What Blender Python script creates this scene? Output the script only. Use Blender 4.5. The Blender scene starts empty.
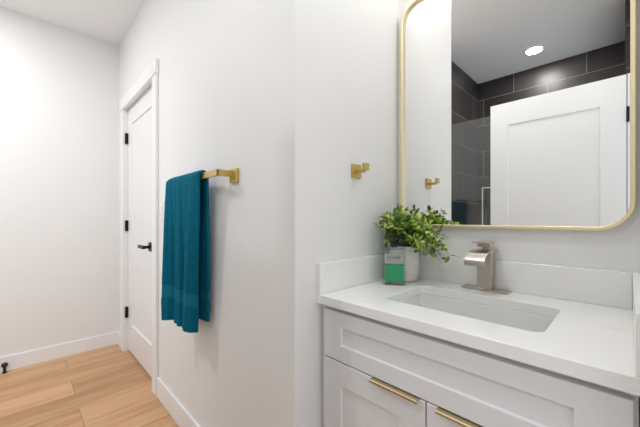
import bpy, bmesh, math, random
from mathutils import Vector, Matrix
random.seed(7)
S = bpy.context.scene
COL = S.collection

# ------------------------------------------------------------------ camera
cam_d = bpy.data.cameras.new('camera')
cam_d.sensor_width = 36.0
cam_d.lens = 302.1 / 640 * 36.0
cam_d.shift_y = 4.55 / 640
cam_d.clip_start = 0.01
cam = bpy.data.objects.new('camera', cam_d)
COL.objects.link(cam)
cam.location = (0, 0, 1.17)
cam.rotation_euler = (math.pi / 2, 0, 0.7965)
S.camera = cam

# ------------------------------------------------------------------ world, exposure, lights
W = bpy.data.worlds.new('daylight')
S.world = W
W.use_nodes = True
W.node_tree.nodes['Background'].inputs['Color'].default_value = (0.92, 0.96, 1.0, 1)
W.node_tree.nodes['Background'].inputs['Strength'].default_value = 0.9
S.view_settings.view_transform = 'Standard'
S.view_settings.look = 'None'
S.view_settings.gamma = 1.0
S.view_settings.use_curve_mapping = False
S.view_settings.exposure = 0.0


def area(name, loc, size, power, color=(1, 1, 1), rot=(0, 0, 0), shape='DISK', sy=None):
    d = bpy.data.lights.new(name, 'AREA')
    d.shape = shape
    d.size = size
    if sy:
        d.size_y = sy
    d.energy = power
    d.color = color
    o = bpy.data.objects.new(name, d)
    COL.objects.link(o)
    o.location = loc
    o.rotation_euler = rot
    return o


area('hall_downlight_lamp', (-2.55, -0.60, 2.765), 0.18, 21, (1.0, 0.99, 0.97))
area('bath_downlight_lamp', (-0.75, 0.30, 2.765), 0.22, 8, (1.0, 0.99, 0.97))
area('doorway_fill', (0.75, 0.32, 1.35), 0.8, 3, (0.96, 0.98, 1.0), (0, math.radians(90), 0), 'RECTANGLE', 0.9)  # added fill lamp beyond the doorway, evens out the far left wall
area('hall_fill', (-1.39, -0.75, 1.30), 1.6, 10.5, (0.97, 0.985, 1.0), (0, math.radians(90), 0), 'RECTANGLE', 0.9)  # unseen fill lamp added on the shower wall's hall side, brightens the left wall
area('shower_fill', (-0.022, -0.98, 1.75), 0.8, 7, (0.88, 0.94, 1.0), (0, math.radians(90), 0), 'RECTANGLE', 0.55)  # unseen bluish fill added to lift the shower ceiling and side tile
for vx in (-0.30, -0.10):
    d = bpy.data.lights.new('vanity_bulb', 'POINT')
    d.energy = 2.5
    d.color = (1.0, 0.985, 0.96)
    d.shadow_soft_size = 0.05
    o = bpy.data.objects.new('vanity_bulb', d)
    COL.objects.link(o)
    o.location = (vx, 1.13, 2.40)
S.cycles.transparent_max_bounces = 16

# ------------------------------------------------------------------ dimensions (metres)
CEIL = 2.774
XL, YT, XH, YM, XR = -3.335, 0.632, -0.763, 1.2696, 0.027
TOP = 0.905


# ------------------------------------------------------------------ materials
def mat(name, color, rough=0.5, metal=0.0, spec=0.5, coat=0.0):
    m = bpy.data.materials.new(name)
    m.use_nodes = True
    b = m.node_tree.nodes['Principled BSDF']
    b.inputs['Base Color'].default_value = (*color, 1)
    b.inputs['Roughness'].default_value = rough
    b.inputs['Metallic'].default_value = metal
    b.inputs['Specular IOR Level'].default_value = spec
    b.inputs['Coat Weight'].default_value = coat
    return m, m.node_tree, b


def node(nt, kind, **kw):
    n = nt.nodes.new(kind)
    for k, v in kw.items():
        if k in n.inputs.keys():
            n.inputs[k].default_value = v
        else:
            setattr(n, k, v)
    return n


def bump(nt, b, height, strength, dist=0.002):
    bp = node(nt, 'ShaderNodeBump', Strength=strength, Distance=dist)
    nt.links.new(height, bp.inputs['Height'])
    nt.links.new(bp.outputs['Normal'], b.inputs['Normal'])
    return bp


def noise_bump(nt, b, scale, strength, dist=0.002, stretch=None, detail=3.0):
    tc = node(nt, 'ShaderNodeTexCoord')
    src = tc.outputs['Object']
    if stretch:
        mp = node(nt, 'ShaderNodeMapping')
        mp.inputs['Scale'].default_value = stretch
        nt.links.new(src, mp.inputs['Vector'])
        src = mp.outputs['Vector']
    n = node(nt, 'ShaderNodeTexNoise', Scale=scale, Detail=detail)
    nt.links.new(src, n.inputs['Vector'])
    bump(nt, b, n.outputs['Fac'], strength, dist)
    return n


M = {}
m, nt, b = mat('wall_paint', (0.80, 0.80, 0.795), 0.55, spec=0.35)
noise_bump(nt, b, 170, 0.10, 0.003)
M['wall'] = m
m, nt, b = mat('ceiling_paint', (0.84, 0.84, 0.84), 0.8, spec=0.2)
noise_bump(nt, b, 120, 0.15, 0.003)
M['ceiling'] = m
m, nt, b = mat('trim_paint', (0.84, 0.845, 0.855), 0.32, spec=0.5)
noise_bump(nt, b, 30, 0.02, 0.001)
M['trim'] = m
m, nt, b = mat('door_paint', (0.80, 0.805, 0.81), 0.35, spec=0.5)
noise_bump(nt, b, 30, 0.02, 0.001)
M['door'] = m
m, nt, b = mat('cabinet_paint', (0.75, 0.755, 0.77), 0.38, spec=0.45)
noise_bump(nt, b, 25, 0.02, 0.001)
M['cabinet'] = m
m, nt, b = mat('switch_plastic', (0.82, 0.82, 0.81), 0.3)
noise_bump(nt, b, 40, 0.01, 0.001)
M['plastic'] = m
m, nt, b = mat('black_metal', (0.012, 0.012, 0.013), 0.35, 0.6)
noise_bump(nt, b, 300, 0.05, 0.0005)
M['black'] = m
m, nt, b = mat('black_rubber', (0.015, 0.015, 0.018), 0.6)
noise_bump(nt, b, 200, 0.05, 0.0005)
M['rubber'] = m
m, nt, b = mat('brushed_brass', (0.58, 0.42, 0.15), 0.34, 0.95)
noise_bump(nt, b, 60, 0.05, 0.0005, (1, 1, 20))
M['brass'] = m
m, nt, b = mat('pale_brass', (0.60, 0.49, 0.30), 0.38, 0.9)
noise_bump(nt, b, 60, 0.04, 0.0005, (20, 1, 1))
M['pale_brass'] = m
m, nt, b = mat('mirror_frame_gold', (0.86, 0.74, 0.48), 0.42, 0.85)
noise_bump(nt, b, 60, 0.03, 0.0005)
M['frame_gold'] = m
m, nt, b = mat('brushed_nickel', (0.58, 0.535, 0.48), 0.28, 1.0)
noise_bump(nt, b, 60, 0.05, 0.0004, (1, 1, 25))
M['nickel'] = m
m, nt, b = mat('mirror_silver', (0.93, 0.935, 0.93), 0.0, 1.0)
M['mirror'] = m
m, nt, b = mat('basin_ceramic', (0.80, 0.80, 0.79), 0.12, spec=0.5)
noise_bump(nt, b, 12, 0.01, 0.001)
M['ceramic'] = m
m, nt, b = mat('pot_ceramic', (0.80, 0.785, 0.75), 0.45)
noise_bump(nt, b, 90, 0.08, 0.001)
M['pot'] = m
m, nt, b = mat('potting_soil', (0.03, 0.022, 0.015), 0.9)
noise_bump(nt, b, 200, 0.8, 0.004)
M['soil'] = m

# quartz with faint grey veins
m, nt, b = mat('white_quartz', (0.84, 0.84, 0.83), 0.16, spec=0.5)
tc = node(nt, 'ShaderNodeTexCoord')
n1 = node(nt, 'ShaderNodeTexNoise', Scale=3.0, Detail=6.0, Distortion=1.6)
nt.links.new(tc.outputs['Object'], n1.inputs['Vector'])
r1 = node(nt, 'ShaderNodeValToRGB')
r1.color_ramp.elements[0].position = 0.485
r1.color_ramp.elements[0].color = (0, 0, 0, 1)
r1.color_ramp.elements[1].position = 0.515
r1.color_ramp.elements[1].color = (0, 0, 0, 1)
e = r1.color_ramp.elements.new(0.5)
e.color = (1, 1, 1, 1)
nt.links.new(n1.outputs['Fac'], r1.inputs['Fac'])
n2 = node(nt, 'ShaderNodeTexNoise', Scale=4.5, Detail=2.0)
nt.links.new(tc.outputs['Object'], n2.inputs['Vector'])
r2 = node(nt, 'ShaderNodeValToRGB')
r2.color_ramp.elements[0].position = 0.48
r2.color_ramp.elements[1].position = 0.68
nt.links.new(n2.outputs['Fac'], r2.inputs['Fac'])
mul = node(nt, 'ShaderNodeMath', operation='MULTIPLY')
nt.links.new(r1.outputs['Color'], mul.inputs[0])
nt.links.new(r2.outputs['Color'], mul.inputs[1])
mx = node(nt, 'ShaderNodeMix', data_type='RGBA')
mx.inputs[6].default_value = (0.86, 0.86, 0.85, 1)
mx.inputs[7].default_value = (0.76, 0.745, 0.72, 1)
nt.links.new(mul.outputs[0], mx.inputs[0])
nt.links.new(mx.outputs[2], b.inputs['Base Color'])
M['quartz'] = m

# towel terry + flat woven band
m, nt, b = mat('teal_terry', (0.0022, 0.098, 0.155), 0.95, spec=0.1)
b.inputs['Sheen Weight'].default_value = 0.12
b.inputs['Sheen Tint'].default_value = (0.05, 0.5, 0.65, 1)
n = noise_bump(nt, b, 190, 0.9, 0.005)
r = node(nt, 'ShaderNodeValToRGB')
r.color_ramp.elements[0].position = 0.3
r.color_ramp.elements[0].color = (0.001, 0.070, 0.118, 1)
r.color_ramp.elements[1].position = 0.7
r.color_ramp.elements[1].color = (0.002, 0.165, 0.265, 1)
nt.links.new(n.outputs['Fac'], r.inputs['Fac'])
nt.links.new(r.outputs['Color'], b.inputs['Base Color'])
M['terry'] = m
m, nt, b = mat('teal_woven_band', (0.002, 0.145, 0.230), 0.8, spec=0.2)
noise_bump(nt, b, 300, 0.25, 0.001, (1, 1, 6))
M['band'] = m
m, nt, b = mat('white_fabric_tag', (0.8, 0.8, 0.8), 0.8)
noise_bump(nt, b, 200, 0.1, 0.001)
M['tag'] = m

# leaves: colour differs from leaf to leaf
m, nt, b = mat('leaf_green', (0.2, 0.4, 0.05), 0.42, spec=0.4)
g = node(nt, 'ShaderNodeNewGeometry')
r = node(nt, 'ShaderNodeValToRGB')
cr = r.color_ramp
cr.elements[0].position = 0.0
cr.elements[0].color = (0.035, 0.10, 0.018, 1)
cr.elements[1].position = 1.0
cr.elements[1].color = (0.78, 0.86, 0.36, 1)
for p, c in ((0.35, (0.15, 0.28, 0.03, 1)), (0.7, (0.42, 0.58, 0.075, 1))):
    e = cr.elements.new(p)
    e.color = c
nt.links.new(g.outputs['Random Per Island'], r.inputs['Fac'])
nt.links.new(r.outputs['Color'], b.inputs['Base Color'])
tr = node(nt, 'ShaderNodeBsdfTranslucent')
nt.links.new(r.outputs['Color'], tr.inputs['Color'])
ms = node(nt, 'ShaderNodeMixShader', Fac=0.25)
nt.links.new(b.outputs[0], ms.inputs[1])
nt.links.new(tr.outputs[0], ms.inputs[2])
nt.links.new(ms.outputs[0], nt.nodes['Material Output'].inputs['Surface'])
M['leaf'] = m
m, nt, b = mat('stem_green', (0.10, 0.13, 0.03), 0.6)
noise_bump(nt, b, 100, 0.1, 0.001)
M['stem'] = m

# soap
m, nt, b = mat('clear_glass', (1, 1, 1), 0.0)
tp = node(nt, 'ShaderNodeBsdfTransparent')
tp.inputs['Color'].default_value = (0.94, 0.975, 0.96, 1)
gl = node(nt, 'ShaderNodeBsdfGlossy')
gl.inputs['Roughness'].default_value = 0.03
lw = node(nt, 'ShaderNodeLayerWeight', Blend=0.5)
pw = node(nt, 'ShaderNodeMath', operation='POWER')
pw.inputs[1].default_value = 2.6
nt.links.new(lw.outputs['Facing'], pw.inputs[0])
fr = node(nt, 'ShaderNodeMath', operation='MULTIPLY_ADD')
fr.inputs[1].default_value = 0.9
fr.inputs[2].default_value = 0.03
nt.links.new(pw.outputs[0], fr.inputs[0])
ms = node(nt, 'ShaderNodeMixShader')
nt.links.new(fr.outputs[0], ms.inputs[0])
nt.links.new(tp.outputs[0], ms.inputs[1])
nt.links.new(gl.outputs[0], ms.inputs[2])
nt.links.new(ms.outputs[0], nt.nodes['Material Output'].inputs['Surface'])
M['glass'] = m
m, nt, b = mat('green_soap', (0.0, 0.43, 0.17), 0.35, spec=0.3)
b.inputs['Transmission Weight'].default_value = 0.0
noise_bump(nt, b, 10, 0.02, 0.001)
M['soap'] = m
m, nt, b = mat('frosted_label', (0.34, 0.37, 0.36), 0.5)
noise_bump(nt, b, 50, 0.02, 0.001)
M['label'] = m
m, nt, b = mat('black_print', (0.02, 0.02, 0.02), 0.6)
noise_bump(nt, b, 50, 0.02, 0.001)
M['print'] = m
m, nt, b = mat('shower_glass', (0.93, 0.97, 0.96), 0.0)
b.inputs['Transmission Weight'].default_value = 1.0
b.inputs['IOR'].default_value = 1.62
M['shower_glass'] = m

# lamp lens
m, nt, b = mat('lamp_lens', (1, 1, 1), 0.5)
b.inputs['Emission Color'].default_value = (1, 0.99, 0.97, 1)
b.inputs['Emission Strength'].default_value = 9.0
M['lens'] = m


# dark stone tile: running bond, coordinates (u along the wall, z up)
def tile_mat(name, along):
    m, nt, b = mat(name, (0.03, 0.028, 0.03), 0.40, spec=0.5)
    tc = node(nt, 'ShaderNodeTexCoord')
    sp = node(nt, 'ShaderNodeSeparateXYZ')
    nt.links.new(tc.outputs['Object'], sp.inputs[0])
    cb = node(nt, 'ShaderNodeCombineXYZ')
    au = node(nt, 'ShaderNodeMath', operation='ADD')
    au.inputs[1].default_value = 10 + 0.045
    nt.links.new(sp.outputs[along], au.inputs[0])
    nt.links.new(au.outputs[0], cb.inputs[0])
    ad = node(nt, 'ShaderNodeMath', operation='ADD')
    ad.inputs[1].default_value = 0.178
    nt.links.new(sp.outputs['Z'], ad.inputs[0])
    nt.links.new(ad.outputs[0], cb.inputs[1])
    br = node(nt, 'ShaderNodeTexBrick', offset=0.5, squash=1.0)
    br.inputs['Scale'].default_value = 1.0
    br.inputs['Brick Width'].default_value = 0.61
    br.inputs['Row Height'].default_value = 0.305
    br.inputs['Mortar Size'].default_value = 0.003
    br.inputs['Mortar Smooth'].default_value = 0.1
    br.inputs['Bias'].default_value = 0.0
    br.inputs['Color1'].default_value = (0.016, 0.013, 0.0135, 1)
    br.inputs['Color2'].default_value = (0.036, 0.028, 0.026, 1)
    br.inputs['Mortar'].default_value = (0.16, 0.16, 0.165, 1)
    nt.links.new(cb.outputs[0], br.inputs['Vector'])
    nz = node(nt, 'ShaderNodeTexNoise', Scale=7.0, Detail=6.0)
    nt.links.new(tc.outputs['Object'], nz.inputs['Vector'])
    mx = node(nt, 'ShaderNodeMix', data_type='RGBA', blend_type='MULTIPLY')
    mx.inputs[0].default_value = 0.6
    nt.links.new(br.outputs['Color'], mx.inputs[6])
    nt.links.new(nz.outputs['Color'], mx.inputs[7])
    hs = node(nt, 'ShaderNodeHueSaturation', Saturation=1.0, Value=1.15)
    nt.links.new(br.outputs['Color'], hs.inputs['Color'])
    nt.links.new(hs.outputs[0], b.inputs['Base Color'])
    sb = node(nt, 'ShaderNodeMath', operation='SUBTRACT')
    nt.links.new(nz.outputs['Fac'], sb.inputs[0])
    nt.links.new(br.outputs['Fac'], sb.inputs[1])
    bump(nt, b, sb.outputs[0], 0.45, 0.006)
    return m


M['tile_x'] = tile_mat('charcoal_tile', 'X')
M['tile_y'] = tile_mat('charcoal_side_tile', 'Y')

# oak planks running along Y
m, nt, b = mat('oak_plank_floor', (0.5, 0.32, 0.18), 0.38, spec=0.4)
tc = node(nt, 'ShaderNodeTexCoord')
sp = node(nt, 'ShaderNodeSeparateXYZ')
nt.links.new(tc.outputs['Object'], sp.inputs[0])
ax = node(nt, 'ShaderNodeMath', operation='ADD')
ax.inputs[1].default_value = 2.354 + 0.222 * 20
ay = node(nt, 'ShaderNodeMath', operation='ADD')
ay.inputs[1].default_value = 9.0686
nt.links.new(sp.outputs['X'], ax.inputs[0])
nt.links.new(sp.outputs['Y'], ay.inputs[0])
cb = node(nt, 'ShaderNodeCombineXYZ')
nt.links.new(ay.outputs[0], cb.inputs[0])
nt.links.new(ax.outputs[0], cb.inputs[1])
br = node(nt, 'ShaderNodeTexBrick', offset=0.37, offset_frequency=2)
br.inputs['Scale'].default_value = 1.0
br.inputs['Brick Width'].default_value = 1.22
br.inputs['Row Height'].default_value = 0.222
br.inputs['Mortar Size'].default_value = 0.0015
br.inputs['Mortar Smooth'].default_value = 0.0
br.inputs['Color1'].default_value = (0, 0, 0, 1)
br.inputs['Color2'].default_value = (1, 1, 1, 1)
br.inputs['Mortar'].default_value = (0.5, 0.5, 0.5, 1)
nt.links.new(cb.outputs[0], br.inputs['Vector'])
# per plank offset of the grain
vm = node(nt, 'ShaderNodeVectorMath', operation='MULTIPLY_ADD')
vm.inputs[1].default_value = (7.3, 11.1, 3.7)
nt.links.new(br.outputs['Color'], vm.inputs[0])
mp = node(nt, 'ShaderNodeMapping')
mp.inputs['Scale'].default_value = (8.0, 0.55, 1.0)
nt.links.new(tc.outputs['Object'], mp.inputs['Vector'])
nt.links.new(mp.outputs['Vector'], vm.inputs[2])
g1 = node(nt, 'ShaderNodeTexNoise', Scale=1.3, Detail=5.0, Roughness=0.55, Distortion=0.6)
nt.links.new(vm.outputs[0], g1.inputs['Vector'])
mp2 = node(nt, 'ShaderNodeMapping')
mp2.inputs['Scale'].default_value = (70.0, 2.2, 1.0)
nt.links.new(tc.outputs['Object'], mp2.inputs['Vector'])
g2 = node(nt, 'ShaderNodeTexNoise', Scale=1.5, Detail=4.0)
nt.links.new(mp2.outputs['Vector'], g2.inputs['Vector'])
mxg = node(nt, 'ShaderNodeMix', data_type='FLOAT')
mxg.inputs[0].default_value = 0.33
nt.links.new(g1.outputs['Fac'], mxg.inputs[2])
nt.links.new(g2.outputs['Fac'], mxg.inputs[3])
mxp = node(nt, 'ShaderNodeMix', data_type='FLOAT')
mxp.inputs[0].default_value = 0.10
nt.links.new(mxg.outputs[0], mxp.inputs[2])
nt.links.new(br.outputs['Color'], mxp.inputs[3])
r = node(nt, 'ShaderNodeValToRGB')
cr = r.color_ramp
cr.elements[0].position = 0.28
cr.elements[0].color = (0.25, 0.12, 0.055, 1)
cr.elements[1].position = 0.72
cr.elements[1].color = (0.70, 0.455, 0.262, 1)
e = cr.elements.new(0.48)
e.color = (0.55, 0.312, 0.158, 1)
nt.links.new(mxp.outputs[0], r.inputs['Fac'])
mxm = node(nt, 'ShaderNodeMix', data_type='RGBA')
mxm.inputs[7].default_value = (0.22, 0.115, 0.055, 1)
nt.links.new(br.outputs['Fac'], mxm.inputs[0])
nt.links.new(r.outputs['Color'], mxm.inputs[6])
nt.links.new(mxm.outputs[2], b.inputs['Base Color'])
bump(nt, b, mxg.outputs[0], 0.08, 0.002)
M['oak'] = m


# ------------------------------------------------------------------ mesh helpers
def box(bm, x0, x1, y0, y1, z0, z1, bev=0.0, seg=2):
    vs = [bm.verts.new(p) for p in ((x0, y0, z0), (x1, y0, z0), (x1, y1, z0), (x0, y1, z0),
                                    (x0, y0, z1), (x1, y0, z1), (x1, y1, z1), (x0, y1, z1))]
    fs = [bm.faces.new([vs[i] for i in q]) for q in ((0, 3, 2, 1), (4, 5, 6, 7), (0, 1, 5, 4), (1, 2, 6, 5), (2, 3, 7, 6), (3, 0, 4, 7))]
    if bev:
        es = list({e for f in fs for e in f.edges})
        bmesh.ops.bevel(bm, geom=es, offset=bev, segments=seg, profile=0.5, affect='EDGES', clamp_overlap=True)
    return vs


def lathe(bm, prof, seg=32, center=(0, 0, 0), axis='Z', cap=True):
    """prof: list of (radius, height) along the axis."""
    c = Vector(center)

    def P(r, h, a):
        u, v = r * math.cos(a), r * math.sin(a)
        if axis == 'Z':
            return c + Vector((u, v, h))
        if axis == 'Y':
            return c + Vector((u, h, v))
        return c + Vector((h, u, v))
    rings = [[bm.verts.new(P(r, h, 2 * math.pi * i / seg)) for i in range(seg)] for r, h in prof]
    for a, b_ in zip(rings, rings[1:]):
        for i in range(seg):
            bm.faces.new((a[i], a[(i + 1) % seg], b_[(i + 1) % seg], b_[i]))
    if cap:
        bm.faces.new(rings[0][::-1])
        bm.faces.new(rings[-1])
    return rings


def tube(bm, pts, rad, seg=6):
    pts = [Vector(p) for p in pts]
    rings = []
    for i, p in enumerate(pts):
        t = (pts[min(i + 1, len(pts) - 1)] - pts[max(i - 1, 0)]).normalized()
        a = t.cross(Vector((0, 0, 1)))
        if a.length < 1e-4:
            a = Vector((1, 0, 0))
        a.normalize()
        c = t.cross(a)
        r = rad[i] if isinstance(rad, (list, tuple)) else rad
        rings.append([bm.verts.new(p + r * (math.cos(2 * math.pi * k / seg) * a + math.sin(2 * math.pi * k / seg) * c)) for k in range(seg)])
    for r0, r1 in zip(rings, rings[1:]):
        for k in range(seg):
            bm.faces.new((r0[k], r0[(k + 1) % seg], r1[(k + 1) % seg], r1[k]))
    bm.faces.new(rings[0][::-1])
    bm.faces.new(rings[-1])


def rrect(x0, x1, y0, y1, r, n=6):
    """rounded rectangle outline, counter-clockwise, 4*(n+1) points"""
    out = []
    for cx, cy, a0 in ((x1 - r, y0 + r, -90), (x1 - r, y1 - r, 0), (x0 + r, y1 - r, 90), (x0 + r, y0 + r, 180)):
        for i in range(n + 1):
            a = math.radians(a0 + 90 * i / n)
            out.append((cx + r * math.cos(a), cy + r * math.sin(a)))
    return out


def loops(bm, rings, closed_ends=(False, False), loop_all=False):
    """bridge successive closed rings of 3D points"""
    vr = [[bm.verts.new(p) for p in r] for r in rings]
    pairs = list(zip(vr, vr[1:]))
    if loop_all:
        pairs.append((vr[-1], vr[0]))
    n = len(vr[0])
    for a, c in pairs:
        for i in range(n):
            bm.faces.new((a[i], a[(i + 1) % n], c[(i + 1) % n], c[i]))
    if closed_ends[0]:
        bm.faces.new(vr[0][::-1])
    if closed_ends[1]:
        bm.faces.new(vr[-1])


def shaker(bm, x0, x1, z0, z1, yf, thick, sl, sr, st, sb, depth=0.008, slope=0.004, sign=1):
    """framed panel door facing -Y (sign=1) or +Y (sign=-1), front at yf"""
    s = sign

    def R(a, c, d, e_, y):
        return [(a, y, d), (c, y, d), (c, y, e_), (a, y, e_)]
    i = (x0 + sl, x1 - sr, z0 + sb, z1 - st)
    bv = 0.0015
    rings = [R(x0, x1, z0, z1, yf + s * thick), R(x0, x1, z0, z1, yf + s * bv), R(x0 + bv, x1 - bv, z0 + bv, z1 - bv, yf),
             R(i[0], i[1], i[2], i[3], yf), R(i[0] + slope, i[1] - slope, i[2] + slope, i[3] - slope, yf + s * depth)]
    loops(bm, rings, (True, True))


def obj(name, bm, m, parent=None, smooth=False, loc=None):
    bmesh.ops.recalc_face_normals(bm, faces=bm.faces)
    me = bpy.data.meshes.new(name)
    bm.to_mesh(me)
    bm.free()
    for mm in (m if isinstance(m, (list, tuple)) else [m]):
        me.materials.append(M[mm])
    if smooth:
        for p in me.polygons:
            p.use_smooth = True
        try:
            me.set_sharp_from_angle(angle=math.radians(40))
        except Exception:
            pass
    o = bpy.data.objects.new(name, me)
    COL.objects.link(o)
    if parent:
        o.parent = parent
        o.location = -Vector(parent.location) if parent.type == 'EMPTY' and parent.parent is None else (0, 0, 0)
    return o


def thing(name, label, cat, loc):
    o = bpy.data.objects.new(name, None)
    o.empty_display_size = 0.05
    COL.objects.link(o)
    o.location = loc
    o['label'] = label
    o['category'] = cat
    return o


def tag(o, label, cat):
    o['label'] = label
    o['category'] = cat
    return o


def struct(name, bm, m, label=None, cat=None, parent=None):
    o = obj(name, bm, m, parent)
    if parent is None:
        o['kind'] = 'structure'
        o['label'] = label
        o['category'] = cat
    return o


B = bmesh.new

# ------------------------------------------------------------------ setting
bm = B(); box(bm, XL - 0.1, 1.2, -1.9, 1.37, -0.05, 0)
struct('floor', bm, 'oak', 'light oak plank floor running towards the white door', 'floor')
bm = B(); box(bm, XL - 0.1, 0.13, -1.9, 1.37, CEIL, CEIL + 0.05)
struct('ceiling', bm, 'ceiling', 'flat white ceiling above the hall and the bathroom', 'ceiling')
bm = B(); box(bm, XL - 0.1, XL, -1.9, 0.75, 0, CEIL)
struct('wall_left', bm, 'wall', 'plain white end wall at the far left of the photo', 'wall')
DX0, DX1, DZ = -3.092, -2.272, 2.125
bm = B()
box(bm, XL, DX0 - 0.02, YT, YT + 0.11, 0, CEIL)
box(bm, DX0 - 0.02, DX1 + 0.02, YT, YT + 0.11, DZ + 0.02, CEIL)
box(bm, DX1 + 0.02, XH - 0.11, YT, YT + 0.11, 0, CEIL)
struct('wall_back', bm, 'wall', 'white wall with the closed door and the towel bar', 'wall')
bm = B()
vs = box(bm, XH - 0.11, XH, YT, YM, 0, CEIL)
bm.edges.ensure_lookup_table()
ed = [e for e in bm.edges if all(abs(v.co.x - XH) < 1e-5 and abs(v.co.y - YT) < 1e-5 for v in e.verts)]
bmesh.ops.bevel(bm, geom=ed, offset=0.006, segments=4, profile=0.5, affect='EDGES')
struct('wall_side', bm, 'wall', 'narrow white return wall with the robe hook beside the vanity', 'wall')
bm = B(); box(bm, XH - 0.11, 0.13, YM, YM + 0.1, 0, CEIL)
struct('wall_mirror', bm, 'wall', 'white wall behind the mirror and the faucet', 'wall')
bm = B()
box(bm, XR, 0.13, 0.68, YM, 0, CEIL)
box(bm, XR, 0.13, -0.10, 0.68, 2.07, CEIL)
box(bm, XR, 0.13, -1.37, -0.10, 0, CEIL)
struct('wall_right', bm, 'wall', 'white wall to the right of the vanity with the doorway', 'wall')
# shower walls, seen in the mirror
bm = B(); box(bm, -1.385, -1.262, -1.37, -0.27, 0, CEIL)
struct('wall_shower_left', bm, 'tile_y', 'dark tiled shower side wall seen in the mirror', 'wall')
bm = B()
NX0, NX1, NZ0, NZ1 = -1.205, -0.87, 0.98, 1.52
box(bm, -1.385, NX0, -1.47, -1.37, 0, CEIL)
box(bm, NX1, XR, -1.47, -1.37, 0, CEIL)
box(bm, NX0, NX1, -1.47, -1.37, 0, NZ0)
box(bm, NX0, NX1, -1.47, -1.37, NZ1, CEIL)
box(bm, NX0, NX1, -1.50, -1.46, NZ0, NZ1)
struct('wall_shower_back', bm, 'tile_x', 'dark tiled shower back wall with a niche, seen in the mirror', 'wall')
bm = B(); box(bm, -0.018, XR, -1.37, -0.62, 0, CEIL)
struct('wall_shower_right', bm, 'tile_y', 'dark tiled shower wall at the right edge of the mirror view', 'wall')
bm = B()
t = 0.012
for a in ((NX0 - t, NX0, NZ0 - t, NZ1 + t), (NX1, NX1 + t, NZ0 - t, NZ1 + t), (NX0, NX1, NZ1, NZ1 + t), (NX0, NX1, NZ0 - t, NZ0)):
    box(bm, a[0], a[1], -1.372, -1.362, a[2], a[3])
struct('trim_1', bm, 'tag', 'pale metal edging around the shower niche', 'trim')

# baseboards
def baseboard(bm, x0, x1, y0, y1, face):
    h, t = 0.118, 0.0
    box(bm, x0, x1, y0, y1, 0, h, 0.004, 2)


bm = B(); box(bm, XL, XL + 0.014, -1.9, YT, 0, 0.115, 0.003)
struct('baseboard_left', bm, 'trim', 'white baseboard along the far left wall', 'baseboard')
bm = B()
box(bm, XL + 0.014, -3.187, YT - 0.014, YT, 0, 0.115, 0.003)
box(bm, -2.165, XH + 0.014, YT - 0.014, YT, 0, 0.128, 0.003)
struct('baseboard_back', bm, 'trim', 'white baseboard under the towel bar', 'baseboard')
bm = B(); box(bm, XH, XH + 0.014, YT - 0.0139, 0.755, 0, 0.128, 0.003)
struct('baseboard_side', bm, 'trim', 'short white baseboard between wall corner and vanity', 'baseboard')

# closed door, jamb and casing
bm = B()
shaker(bm, DX0, DX1, 0.018, DZ - 0.003, YT + 0.022, 0.035, 0.118, 0.128, 0.143, 0.23, 0.010, 0.006)
d1 = struct('door_1', bm, 'door', 'closed white single-panel door left of the teal towel', 'door')
bm = B()
box(bm, DX0 - 0.02, DX0 - 0.003, YT, YT + 0.11, 0, DZ + 0.02)
box(bm, DX1 + 0.003, DX1 + 0.02, YT, YT + 0.11, 0, DZ + 0.02)
box(bm, DX0 - 0.003, DX1 + 0.003, YT, YT + 0.11, DZ + 0.003, DZ + 0.02)
box(bm, DX0 - 0.003, DX0 + 0.012, YT + 0.059, YT + 0.071, 0, DZ)
box(bm, DX1 - 0.012, DX1 + 0.003, YT + 0.059, YT + 0.071, 0, DZ)
box(bm, DX0 - 0.003, DX1 + 0.003, YT + 0.059, YT + 0.071, DZ - 0.012, DZ + 0.003)
struct('door_jamb', bm, 'trim', parent=d1)
for z in (1.868, 1.103, 0.343):
    bm = B()
    lathe(bm, [(0.0095, z - 0.047), (0.0095, z + 0.047)], 12, (DX0 + 0.0035, YT + 0.006, 0))
    box(bm, DX0 - 0.002, DX0 + 0.012, YT + 0.010, YT + 0.0225, z - 0.045, z + 0.045)
    h = obj('hinge', bm, 'black', d1)
    h['label'] = 'black door hinge'
HX, HZ = -2.338, 0.968
bm = B()
box(bm, HX - 0.031, HX + 0.031, YT - 0.010, YT + 0.0225, HZ - 0.031, HZ + 0.031, 0.002)
hd = obj('door_handle', bm, 'black', d1)
hd['label'] = 'black lever door handle'
bm = B()
lathe(bm, [(0.011, YT - 0.044), (0.011, YT - 0.005)], 16, (HX, 0, HZ), 'Y')
box(bm, HX - 0.112, HX + 0.013, YT - 0.056, YT - 0.040, HZ - 0.012, HZ + 0.012, 0.003)
obj('lever', bm, 'black', hd)
bm = B()
box(bm, -3.185, DX0 - 0.008, YT - 0.018, YT, 0, DZ + 0.008, 0.002)
box(bm, DX1 + 0.016, DX1 + 0.104, YT - 0.018, YT, 0, DZ - 0.004, 0.002)
box(bm, -3.195, DX1 + 0.112, YT - 0.024, YT, DZ - 0.004, DZ + 0.090, 0.003)
struct('trim_2', bm, 'trim', 'white casing around the closed door', 'trim')

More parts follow.
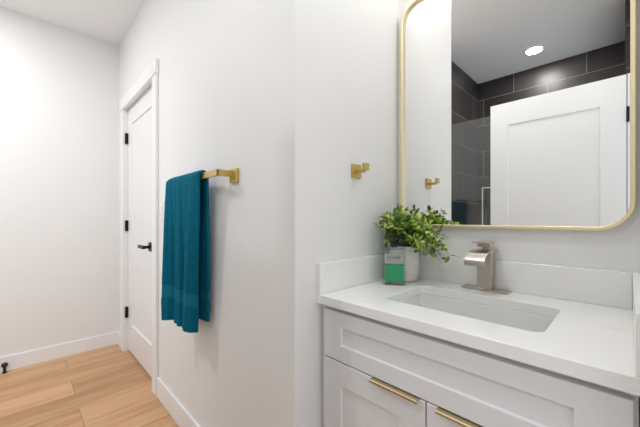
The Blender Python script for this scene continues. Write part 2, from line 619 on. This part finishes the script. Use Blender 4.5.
# open bathroom door behind the camera, seen in the mirror (about 89 degrees open)
bm = B()
shaker(bm, -0.747, -0.010, 0.012, 2.03, -0.060, 0.035, 0.115, 0.115, 0.165, 0.23, 0.008, 0.005, sign=-1)
d2 = struct('door_2', bm, 'door', 'white open panel door reflected in the mirror', 'door')
for z in (1.79, 1.05, 0.28):
    bm = B()
    lathe(bm, [(0.007, z - 0.045), (0.007, z + 0.045)], 12, (-0.004, -0.058, 0))
    box(bm, -0.010, -0.004, -0.062, -0.058, z - 0.045, z + 0.045)
    h = obj('hinge', bm, 'black', d2)
    h['label'] = 'black door hinge'
bm = B()
box(bm, -0.006, XR, -0.12, -0.070, 0, 2.035)
box(bm, 0.010, XR, -0.062, 0.0, 2.035, 2.07)
struct('door_frame', bm, 'trim', parent=d2)

# ------------------------------------------------------------------ recessed ceiling light in the shower
LX, LY = -0.633, -0.965
t = thing('recessed_light', 'round lit recessed ceiling light reflected at the top of the mirror', 'ceiling light', (LX, LY, CEIL))
bm = B()
lathe(bm, [(0.088, CEIL - 0.0005), (0.088, CEIL - 0.004), (0.083, CEIL - 0.007), (0.070, CEIL - 0.006), (0.066, CEIL - 0.002), (0.066, CEIL - 0.0005)], 40, (LX, LY, 0), cap=False)
obj('trim_ring', bm, 'trim', t, True)
bm = B()
lathe(bm, [(0.066, CEIL - 0.001), (0.066, CEIL - 0.004), (0.05, CEIL - 0.0055)], 40, (LX, LY, 0))
obj('lamp_lens', bm, 'lens', t)
a = area('shower_lamp', (LX, LY, CEIL - 0.012), 0.12, 9, (1, 0.99, 0.97))

# shower glass
bm = B(); box(bm, -1.2615, -0.62, -0.305, -0.295, 0.001, 2.03)
t = tag(obj('shower_screen', bm, 'shower_glass'), 'clear glass shower screen seen in the mirror in front of dark tile', 'shower screen')
bm = B(); box(bm, -1.2619, -1.225, -0.313, -0.287, 1.66, 1.71, 0.002)
c = obj('wall_clamp', bm, 'brass', t)
c['label'] = 'brass clamp'

# ------------------------------------------------------------------ floor doorstop
t = thing('doorstop', 'small black doorstop on the floor against the left baseboard', 'doorstop', (-3.297, -0.108, 0))
bm = B(); lathe(bm, [(0.013, 0.0), (0.013, 0.006), (0.008, 0.012), (0.0075, 0.05)], 16, (-3.297, -0.108, 0))
obj('post', bm, 'black', t, True)
bm = B(); lathe(bm, [(0.012, 0.046), (0.018, 0.052), (0.019, 0.066), (0.013, 0.074)], 20, (-3.297, -0.108, 0))
obj('bumper', bm, 'rubber', t, True)

# ------------------------------------------------------------------ light switch
t = thing('light_switch', 'white rocker light switch on the wall between the door casing and towel', 'light switch', (-2.075, YT, 1.217))
bm = B(); box(bm, -2.113, -2.037, YT - 0.008, YT, 1.155, 1.279, 0.002)
obj('cover_plate', bm, 'plastic', t)
bm = B(); box(bm, -2.0915, -2.0585, YT - 0.012, YT - 0.007, 1.184, 1.250, 0.0015)
obj('rocker', bm, 'plastic', t)

# ------------------------------------------------------------------ towel bar
t = thing('towel_bar', 'square brushed gold towel bar on the white wall', 'towel bar', (-1.45, YT, 1.356))
BZ0, BZ1 = 1.343, 1.3685
bm = B()
rings = []
# U shaped flat bar: post - front - post, mitred
for (x, y, x2, y2) in ((-1.163, YT - 0.011, -1.177, YT - 0.011), (-1.163, 0.564, -1.177, 0.572), (-1.171, 0.557, -1.181, 0.569),
                       (-1.697, 0.557, -1.687, 0.569), (-1.705, 0.564, -1.691, 0.572), (-1.705, YT - 0.011, -1.691, YT - 0.011)):
    rings.append([(x, y, BZ0), (x, y, BZ1), (x2, y2, BZ1), (x2, y2, BZ0)])
loops(bm, rings, (True, True))
obj('bar', bm, 'brass', t)
for x in (-1.153, -1.700):
    bm = B(); box(bm, x - 0.030, x + 0.030, YT - 0.012, YT, 1.317, 1.376, 0.0015)
    obj('wall_plate', bm, 'brass', t)

# ------------------------------------------------------------------ towel
def lerp_tab(tab, x):
    if x <= tab[0][0]:
        return tab[0][1]
    for (a, va), (c, vc) in zip(tab, tab[1:]):
        if x <= c:
            k = (x - a) / (c - a)
            k = k * k * (3 - 2 * k)
            return va + (vc - va) * k
    return tab[-1][1]


TX0, TX1 = -1.706, -1.316
FOLD = [(0.0, 0.044), (0.09, 0.026), (0.19, -0.008), (0.30, 0.004), (0.42, 0.004), (0.52, -0.014), (0.60, -0.004), (0.70, 0.009), (0.83, 0.009), (0.93, -0.002), (1.0, -0.020)]
BACK = [(0.0, 0.012), (0.3, 0.010), (0.5, 0.020), (0.7, 0.010), (1.0, 0.020)]
CTR = 1.356
ZF, ZB, YFR, YBK, ZTOP = 0.648, 0.690, 0.5450, 0.5845, 1.3770
NU = 110
prof = []          # (kind, z or angle)
NFR, NBK = 72, 60
for i in range(NFR + 1):
    prof.append(('f', ZF + (ZTOP - 0.020 - ZF) * i / NFR))
for i in range(1, 8):
    prof.append(('t', math.pi * i / 8))
for i in range(NBK + 1):
    prof.append(('b', ZTOP - 0.020 - (ZTOP - 0.020 - ZB) * i / NBK))


CREASE = [-0.02, 0.10, 0.20, 0.34, 0.50, 0.62, 0.74, 0.95, 1.04]


def pleat(u):
    for a, c in zip(CREASE, CREASE[1:]):
        if u <= c:
            q = (u - a) / (c - a)
            return (c - a) / 0.16 * (4 * q * (1 - q)) ** 0.55
    return 0.0


def towel_pt(u, k, v):
    x = TX0 + (TX1 - TX0) * u
    ymid, rad = (YFR + YBK) / 2, (YBK - YFR) / 2
    if k == 't':
        y = ymid - rad * math.cos(v)
        x += 0.036 * (1 - u) * min(1, v / (0.45 * math.pi))
        z = ZTOP - 0.020 + 0.020 * math.sin(v)
        y -= 0.10 * max(0, lerp_tab(FOLD, u)) * max(0, math.cos(v))
        return Vector((x, y, z + 0.0012 * abs(math.sin(9 * u))))
    z = v
    d = (ZTOP - z) / (ZTOP - ZF)
    if k == 'f':
        amp = 0.10 + 0.90 * min(1, d * 1.15) ** 0.9
        uu = u + 0.018 * math.sin(5 * d + 2.0)
        y = YFR - amp * lerp_tab(FOLD, max(0, min(1, uu))) - (0.0022 + 0.0125 * min(1, d * 1.9)) * pleat(u + 0.012 * math.sin(4.5 * d + 1.0)) + 0.010 * min(1, d * 1.9)
        x += 0.006 * math.sin(6.28 * 2.3 * u) * d + 0.034 * d * (1 - u) ** 3 - 0.140 * d * max(0, u - 0.45)
        zz = z + 0.004 * math.sin(11 * u) * d
    else:
        amp = min(1, d * 1.2)
        y = YBK + amp * lerp_tab(BACK, u) + 0.004 * d
        x += 0.036 * (1 - u) - 0.075 * d * max(0, u - 0.4)
        zz = z
    return Vector((x, y, zz))


bm = B()
grid = [[towel_pt(i / NU, k, v) for (k, v) in prof] for i in range(NU + 1)]
NP = len(prof)


def nrm(i, j):
    a = grid[min(i + 1, NU)][j] - grid[max(i - 1, 0)][j]
    c = grid[i][min(j + 1, NP - 1)] - grid[i][max(j - 1, 0)]
    n = a.cross(c)
    return n.normalized() if n.length > 1e-9 else Vector((0, -1, 0))


TH = 0.0052


def bandf(j):
    k, v = prof[j]
    if k == 'f':
        return 0.764 < v < 0.826
    if k == 'b':
        return 0.790 < v < 0.830
    return False


va, vb = [], []
for i in range(NU + 1):
    ra, rb = [], []
    for j in range(NP):
        n = nrm(i, j)
        th = TH * (0.72 if bandf(j) else 1.0)
        ra.append(bm.verts.new(grid[i][j] + n * th))
        rb.append(bm.verts.new(grid[i][j] - n * th))
    va.append(ra); vb.append(rb)


def quad(a, c, d, e_, mi):
    f = bm.faces.new((a, c, d, e_))
    f.material_index = mi


for i in range(NU):
    for j in range(NP - 1):
        mi = 1 if bandf(j) and bandf(j + 1) else 0
        quad(va[i][j], va[i + 1][j], va[i + 1][j + 1], va[i][j + 1], mi)
        quad(vb[i][j], vb[i][j + 1], vb[i + 1][j + 1], vb[i + 1][j], mi)
for i in range(NU):
    for j in (0, NP - 1):
        quad(va[i][j], vb[i][j], vb[i + 1][j], va[i + 1][j], 0)
for j in range(NP - 1):
    mi = 1 if bandf(j) and bandf(j + 1) else 0
    for i in (0, NU):
        quad(va[i][j], va[i][j + 1], vb[i][j + 1], vb[i][j], mi)
tw = tag(obj('towel', bm, ['terry', 'band'], None, True), 'teal terry towel hanging folded over the gold bar', 'towel')
bm = B()
p = towel_pt(0.50, 'f', ZF)
box(bm, p.x - 0.016, p.x + 0.016, p.y + 0.004, p.y + 0.006, ZF - 0.032, ZF + 0.012, 0.0005, 1)
c = obj('care_tag', bm, 'tag', tw)
c['label'] = 'white care tag'

# ------------------------------------------------------------------ robe hook
t = thing('robe_hook', 'small square gold robe hook on the wall left of the mirror', 'robe hook', (XH, 0.943, 1.355))
bm = B(); box(bm, XH, XH + 0.008, 0.917, 0.974, 1.329, 1.383, 0.0015)
obj('wall_plate', bm, 'brass', t)
bm = B()
box(bm, XH + 0.007, XH + 0.046, 0.936, 0.952, 1.348, 1.360, 0.001)
box(bm, XH + 0.045, XH + 0.058, 0.929, 0.959, 1.355, 1.382, 0.0015)
obj('peg', bm, 'brass', t)

# ------------------------------------------------------------------ mirror
MX0, MX1, MZ0, MZ1, MR = -0.738, 0.014, 1.132, 2.146, 0.085
YG = 1.2556
t = thing('framed_mirror', 'large mirror with rounded corners and thin gold frame above the sink', 'mirror', (-0.362, YM, 1.65))


def mloop(o, y):
    return [(p[0], y, p[1]) for p in rrect(MX0 + o, MX1 - o, MZ0 + o, MZ1 - o, MR - o, 12)]


bm = B()
loops(bm, [mloop(0, YM - 0.0005), mloop(0, YM - 0.026), mloop(0.0015, YM - 0.0275), mloop(0.0095, YM - 0.0275), mloop(0.011, YM - 0.026), mloop(0.011, YM - 0.0005)], loop_all=True)
obj('frame', bm, 'frame_gold', t, True)
bm = B()
loops(bm, [mloop(0.0112, YM - 0.004), mloop(0.0112, YG)], (True, True))
obj('mirror_glass', bm, 'mirror', t)

# ------------------------------------------------------------------ vanity cabinet
YFc = 0.740
CX0, CX1 = -0.745, 0.012
t = thing('vanity_cabinet', 'white shaker vanity cabinet under the quartz countertop', 'cabinet', ((CX0 + CX1) / 2, 1.0, 0))
bm = B()
yb = YM - 0.001
box(bm, CX0, CX0 + 0.018, YFc + 0.019, yb, 0.0, 0.8745)
box(bm, CX1 - 0.018, CX1, YFc + 0.019, yb, 0.0, 0.8745)
box(bm, CX0 + 0.018, CX1 - 0.018, yb - 0.012, yb, 0.1, 0.8745)
box(bm, CX0 + 0.018, CX1 - 0.018, YFc + 0.019, yb - 0.012, 0.10, 0.118)
box(bm, CX0 + 0.018, CX1 - 0.018, YFc + 0.020, YFc + 0.038, 0.83, 0.8745)
box(bm, CX0 + 0.018, CX1 - 0.018, YFc + 0.020, YFc + 0.038, 0.68, 0.72)
box(bm, CX0 + 0.018, CX1 - 0.018, YFc + 0.075, YFc + 0.093, 0.0, 0.10)
box(bm, XH + 0.0005, CX0 - 0.0005, YFc + 0.019, YFc + 0.037, 0.0, 0.8745)
obj('cabinet_body', bm, 'cabinet', t)
bm = B()
shaker(bm, -0.738, 0.006, 0.6985, 0.8585, YFc, 0.0185, 0.078, 0.078, 0.047, 0.052, 0.007, 0.003)
obj('drawer_front', bm, 'cabinet', t)
for x0, x1, px in ((-0.738, -0.3685, -0.4585), (-0.3645, 0.006, -0.2585)):
    bm = B()
    shaker(bm, x0, x1, 0.105, 0.6945, YFc, 0.0185, 0.078, 0.078, 0.073, 0.073, 0.007, 0.003)
    d = obj('door', bm, 'cabinet', t)
    bm = B()
    # edge pull: strip over the door's top edge, tab and lip
    pr = [(YFc + 0.010, 0.6949), (YFc + 0.010, 0.6962), (YFc - 0.0145, 0.6962), (YFc - 0.0165, 0.6945), (YFc - 0.0165, 0.6885), (YFc - 0.0150, 0.6885),
          (YFc - 0.0150, 0.6935), (YFc - 0.0138, 0.6949)]
    L = 0.0755
    loops(bm, [[(px - L, y, z) for y, z in pr], [(px + L, y, z) for y, z in pr]], (True, True))
    q = obj('edge_pull', bm, 'pale_brass', d)
    q['label'] = 'gold edge pull'

# ------------------------------------------------------------------ countertop
YF0 = 0.728
SX0, SX1, SY0, SY1, SR = -0.567, -0.138, 0.848, 1.120, 0.028
CXa, CXb = XH + 0.0005, 0.0255
inner = rrect(SX0, SX1, SY0, SY1, SR, 6)
outer = []
cx, cy = (SX0 + SX1) / 2, (SY0 + SY1) / 2
ybk = YM - 0.0005
for i, (x, y) in enumerate(inner):
    c = i // 7
    k = i % 7
    # walk the outer rectangle: each corner group maps to its corner, spread along both sides
    ox, oy = ((CXb, YF0), (CXb, ybk), (CXa, ybk), (CXa, YF0))[c]
    if c == 0:
        q = (x if k < 3 else ox, oy if k <= 3 else y)
    elif c == 1:
        q = (ox if k <= 3 else x, y if k < 3 else oy)
    elif c == 2:
        q = (x if k < 3 else ox, oy if k <= 3 else y)
    else:
        q = (ox if k <= 3 else x, y if k < 3 else oy)
    outer.append(q)
bm = B()
zt, zb, bv = TOP, 0.875, 0.0015


def shr(pts, o):
    return [(min(max(x, CXa + o), CXb - o), min(max(y, YF0 + o), ybk - o)) for x, y in pts]


big = rrect(SX0 - bv, SX1 + bv, SY0 - bv, SY1 + bv, SR + bv, 6)
loops(bm, [[(x, y, zb) for x, y in inner], [(x, y, zt - bv) for x, y in inner], [(x, y, zt) for x, y in big],
           [(x, y, zt) for x, y in shr(outer, bv)], [(x, y, zt - bv) for x, y in outer],
           [(x, y, zb) for x, y in outer]], loop_all=True)
ct = tag(obj('countertop', bm, 'quartz'), 'white quartz vanity countertop with a rectangular sink cutout', 'countertop')
bm = B(); box(bm, CXa + 0.0185, CXb - 0.0185, YM - 0.018, YM - 0.0005, TOP + 0.0002, 1.012, 0.0012)
obj('backsplash', bm, 'quartz', ct)
for x0, x1 in ((CXa, CXa + 0.018), (CXb - 0.018, CXb)):
    bm = B(); box(bm, x0, x1, YF0 + 0.0005, YM - 0.0005, TOP + 0.0002, 1.012, 0.0012)
    obj('side_splash', bm, 'quartz', ct)

# ------------------------------------------------------------------ sink basin
t = thing('sink', 'white rectangular undermount sink basin sunk in the countertop', 'sink', (cx, cy, 0.75))
bm = B()


def sl(o, z, r):
    return [(x, y, z) for x, y in rrect(SX0 - o, SX1 + o, SY0 - o, SY1 + o, r, 6)]


zr = 0.8745
loops(bm, [sl(0.022, zr - 0.014, 0.04), sl(0.022, zr, 0.04), sl(0.002, zr, 0.03), sl(-0.002, zr - 0.004, 0.028), sl(-0.006, zr - 0.06, 0.03), sl(-0.012, zr - 0.100, 0.034),
           sl(-0.022, zr - 0.116, 0.036), sl(-0.045, zr - 0.123, 0.03), sl(-0.10, zr - 0.127, 0.02), sl(-0.115, zr - 0.128, 0.012)], (False, True))
loops(bm, [sl(0.022, zr - 0.014, 0.04), sl(0.006, zr - 0.016, 0.03), sl(0.0, zr - 0.1, 0.03), sl(-0.02, zr - 0.132, 0.03), sl(-0.10, zr - 0.138, 0.02)], (False, True))
obj('basin', bm, 'ceramic', t, True)
bm = B(); lathe(bm, [(0.022, zr - 0.1275), (0.022, zr - 0.125), (0.016, zr - 0.124), (0.006, zr - 0.1225)], 24, (cx - 0.01, cy, 0))
obj('drain', bm, 'nickel', t, True)

# ------------------------------------------------------------------ faucet
t = thing('faucet', 'square brushed nickel waterfall faucet behind the sink', 'faucet', (-0.37, 1.218, TOP))
bm = B(); box(bm, -0.447, -0.293, 1.191, 1.2445, TOP + 0.0003, TOP + 0.0065, 0.002)
obj('deck_plate', bm, 'nickel', t)
bm = B(); box(bm, -0.394, -0.346, 1.199, 1.237, TOP + 0.006, 1.048, 0.0015)
obj('body', bm, 'nickel', t)
bm = B()
mid = []
for i in range(13):
    a = math.radians(90 * i / 12)
    mid.append((1.182 - 0.083 * math.sin(a) ** 1.0, 1.052 - 0.046 * (1 - math.cos(a)) ** 1.15))
mid = [(1.239, 1.052), (1.210, 1.052)] + mid
up, dn = [], []
for i, (y, z) in enumerate(mid):
    y0, z0 = mid[max(i - 1, 0)]
    y1, z1 = mid[min(i + 1, len(mid) - 1)]
    dy, dz = y1 - y0, z1 - z0
    l = math.hypot(dy, dz)
    n = (dz / l, -dy / l)
    up.append((y + n[0] * 0.003, z + n[1] * 0.003))
    dn.append((y - n[0] * 0.003, z - n[1] * 0.003))
pr = up + dn[::-1]
loops(bm, [[(-0.402, y, z) for y, z in pr], [(-0.3385, y, z) for y, z in pr]], (True, True))
obj('spout', bm, 'nickel', t, True)
bm = B()
box(bm, -0.380, -0.358, 1.206, 1.228, 1.054, 1.066, 0.001)
box(bm, -0.391, -0.346, 1.193, 1.236, 1.064, 1.081, 0.0015)
box(bm, -0.398, -0.344, 1.155, 1.238, 1.0805, 1.0855, 0.001)
obj('lever_handle', bm, 'nickel', t)
bm = B()
lathe(bm, [(0.002, TOP + 0.006), (0.002, 1.046)], 10, (-0.345, 1.2405, 0))
lathe(bm, [(0.003, 1.045), (0.010, 1.0465), (0.010, 1.0495), (0.003, 1.051)], 16, (-0.341, 1.2425, 0))
obj('lift_rod', bm, 'nickel', t, True)

# ------------------------------------------------------------------ soap dispenser
ang = math.radians(27)
sc_ = Vector((-0.657, 1.059, 0))
t = thing('soap_dispenser', 'square clear glass soap dispenser of green soap in front of the plant pot', 'soap dispenser', (sc_.x, sc_.y, TOP))


def rot_z(bm):
    bmesh.ops.rotate(bm, verts=bm.verts, cent=(0, 0, 0), matrix=Matrix.Rotation(ang, 3, 'Z'))
    bmesh.ops.translate(bm, verts=bm.verts, vec=(sc_.x, sc_.y, TOP))


bw, bd, bh = 0.0435, 0.026, 0.146
bm = B()


def bl(o, z, r):
    return [(x, y, z) for x, y in rrect(-bw + o, bw - o, -bd + o, bd - o, r, 5)]


loops(bm, [bl(0.002, 0.0005, 0.007), bl(0, 0.0025, 0.008), bl(0, bh - 0.004, 0.008), bl(0.003, bh, 0.006), bl(0.014, bh + 0.001, 0.011), bl(0.0145, bh + 0.011, 0.011),
           bl(0.0175, bh + 0.011, 0.008), bl(0.0175, bh - 0.004, 0.008), bl(0.007, bh - 0.006, 0.004), bl(0.006, 0.016, 0.004), bl(0.008, 0.013, 0.004)], (True, True))
rot_z(bm)
obj('bottle', bm, 'glass', t, True)
bm = B()
loops(bm, [bl(0.0085, 0.0145, 0.004), bl(0.0068, 0.0165, 0.004), bl(0.0068, 0.078, 0.004)], (True, True))
rot_z(bm)
obj('soap', bm, 'soap', t, True)
bm = B()
box(bm, -bw + 0.0085, bw - 0.0085, -bd - 0.0008, -bd - 0.0002, 0.086, 0.124, 0.0002, 1)
rot_z(bm)
lb = obj('label', bm, 'label', t)
lb['label'] = 'grey label'
cu = bpy.data.curves.new('soap_text', 'FONT')
cu.body = 'SOAP'
cu.size = 0.021
cu.align_x = 'CENTER'
cu.align_y = 'CENTER'
cu.extrude = 0.0001
tmp = bpy.data.objects.new('tmp_text', cu)
COL.objects.link(tmp)
dg = bpy.context.evaluated_depsgraph_get()
tme = bpy.data.meshes.new_from_object(tmp.evaluated_get(dg))
bpy.data.objects.remove(tmp)
bm = B(); bm.from_mesh(tme)
bmesh.ops.rotate(bm, verts=bm.verts, cent=(0, 0, 0), matrix=Matrix.Rotation(math.pi / 2, 3, 'X'))
bmesh.ops.translate(bm, verts=bm.verts, vec=(0, -bd - 0.0010, 0.110))
rot_z(bm)
lt = obj('lettering', bm, 'print', lb)
lt['label'] = 'black letters reading SOAP'
bm = B()
lathe(bm, [(0.0150, bh + 0.003), (0.0150, bh + 0.018), (0.012, bh + 0.021), (0.0055, bh + 0.022), (0.0055, bh + 0.040), (0.010, bh + 0.041), (0.010, bh + 0.050), (0.007, bh + 0.053)], 20)
tube(bm, [(0, 0, bh + 0.046), (0.006, -0.016, bh + 0.046), (0.010, -0.032, bh + 0.042)], [0.005, 0.0045, 0.0035], 10)
rot_z(bm)
pm = obj('pump', bm, 'rubber', t, True)
pm['label'] = 'black pump head'

# ------------------------------------------------------------------ potted plant
PX, PY = -0.676, 1.166
t = thing('potted_plant', 'leafy green plant in a dimpled white ceramic pot in the counter corner', 'plant', (PX, PY, TOP))
bm = B()
seg, rows = 132, 72
PH = 0.146


def pot_r(h):
    return lerp_tab([(0.0, 0.045), (0.03, 0.053), (0.25, 0.0615), (0.5, 0.0635), (0.78, 0.0615), (1.0, 0.055)], h)


rings = []
for j in range(rows + 1):
    h = j / rows
    ring = []
    for i in range(seg):
        a = 2 * math.pi * i / seg
        r = pot_r(h)
        if 0.08 < h < 0.94:
            q = (h - 0.08) / 0.86 * 9
            row = int(q)
            dv = (q - row - 0.5) * 2
            du = ((a / (2 * math.pi) * 22 + 0.5 * (row % 2)) % 1 - 0.5) * 2
            d = 1 - (du * du + dv * dv)
            if d > 0:
                r -= 0.0026 * d
        ring.append((PX + r * math.cos(a), PY + r * math.sin(a), TOP + 0.0005 + PH * h))
    rings.append(ring)
for r_, z in ((0.051, PH), (0.0505, PH - 0.012), (0.050, PH - 0.022)):
    rings.append([(PX + r_ * math.cos(2 * math.pi * i / seg), PY + r_ * math.sin(2 * math.pi * i / seg), TOP + z) for i in range(seg)])
loops(bm, rings, (True, True))
obj('pot', bm, 'pot', t, True)
bm = B(); lathe(bm, [(0.0498, TOP + PH - 0.0215), (0.047, TOP + PH - 0.014), (0.02, TOP + PH - 0.010)], 24, (PX, PY, 0))
obj('soil', bm, 'soil', t)

rnd = random.Random(11)
stems = B()
leaves = B()


def inside(p, mrg=0.0):
    if p.x < XH + 0.012 + mrg or p.y > YM - 0.034 - mrg:
        return False
    if p.x < XH + 0.032 and p.z < 1.03:
        return False
    # keep clear of the soap dispenser and the pot wall
    q = p - Vector((sc_.x, sc_.y, 0))
    if q.xy.length < 0.064 + mrg and p.z < TOP + bh + 0.012:
        return False
    if q.xy.length < 0.040 + mrg and p.z < TOP + bh + 0.066:
        return False
    w = Vector((p.x - PX, p.y - PY))
    if w.length < 0.068 and p.z < TOP + PH + 0.004:
        return False
    return p.z > 1.005


def leaf(base, d, up, L, wd):
    d = d.normalized()
    s = d.cross(up)
    if s.length < 1e-3:
        s = Vector((1, 0, 0))
    s.normalize()
    n = s.cross(d)
    ks = ((0.0, 0.06), (0.22, 0.72), (0.5, 1.0), (0.78, 0.70), (1.0, 0.05))
    mids, ls, rs = [], [], []
    for k, w in ks:
        c = base + d * (L * k) - n * (0.22 * L * k * k)
        mids.append(leaves.verts.new(c))
        ls.append(leaves.verts.new(c + s * (wd * w) + n * (0.25 * wd * w)))
        rs.append(leaves.verts.new(c - s * (wd * w) + n * (0.25 * wd * w)))
    for i in range(len(ks) - 1):
        leaves.faces.new((mids[i], ls[i], ls[i + 1], mids[i + 1]))
        leaves.faces.new((rs[i], mids[i], mids[i + 1], rs[i + 1]))


nst = 0
tries = 0
while nst < 92 and tries < 4000:
    tries += 1
    a = rnd.uniform(0, 2 * math.pi)
    r0 = 0.034 * math.sqrt(rnd.random())
    base = Vector((PX + r0 * math.cos(a), PY + r0 * math.sin(a), TOP + PH - 0.014))
    az = a + rnd.uniform(-0.5, 0.5)
    ex = max(0, math.cos(az))
    reach = rnd.uniform(0.03, 0.105) + 0.105 * ex * rnd.random()
    if nst % 5 == 0:
        az = rnd.uniform(-0.55, 0.25)
        reach = rnd.uniform(0.13, 0.215)
    if nst % 7 == 1:
        az = rnd.uniform(-2.6, -1.5)
        reach = rnd.uniform(0.06, 0.10)
    rise = rnd.uniform(0.055, 0.20) * (1 - 0.30 * reach / 0.2)
    droop = rnd.uniform(0.0, 0.11) * (reach / 0.13)
    pts = []
    ok = True
    for i in range(11):
        k = i / 10
        p = base + Vector((math.cos(az) * reach * k ** 1.25, math.sin(az) * reach * k ** 1.25, rise * math.sin(min(1.0, k * 1.1) * math.pi / 2) - droop * k ** 3))
        p += Vector((rnd.uniform(-1, 1), rnd.uniform(-1, 1), rnd.uniform(-1, 1))) * 0.0015
        if i > 4 and not inside(p, 0.008):
            ok = False
            break
        pts.append(p)
    if not ok and len(pts) < 7:
        continue
    nst += 1
    tube(stems, pts, [0.0012 - 0.00006 * i for i in range(len(pts))], 5)
    for i in range(3, len(pts)):
        tdir = (pts[i] - pts[i - 1]).normalized()
        for side in (0, 1):
            if rnd.random() < 0.10:
                continue
            th = rnd.uniform(0, 2 * math.pi)
            perp = tdir.orthogonal().normalized()
            perp.rotate(Matrix.Rotation(th, 3, tdir))
            d = (tdir * rnd.uniform(0.3, 0.9) + perp * 0.9 + Vector((0, 0, 0.15))).normalized()
            L = rnd.uniform(0.018, 0.033)
            tip = pts[i] + d * L
            if not all(inside(pts[i] + d * L * f, 0.006) for f in (0.0, 0.3, 0.6, 1.0)):
                continue
            upv = (Vector((0, 0, 1)) + Vector((rnd.uniform(-0.8, 0.8), rnd.uniform(-0.9, 0.5), 0))).normalized()
            leaf(pts[i] + d * 0.002, d, upv, L, L * rnd.uniform(0.24, 0.34))
obj('stems', stems, 'stem', t)
obj('foliage', leaves, 'leaf', t, True)
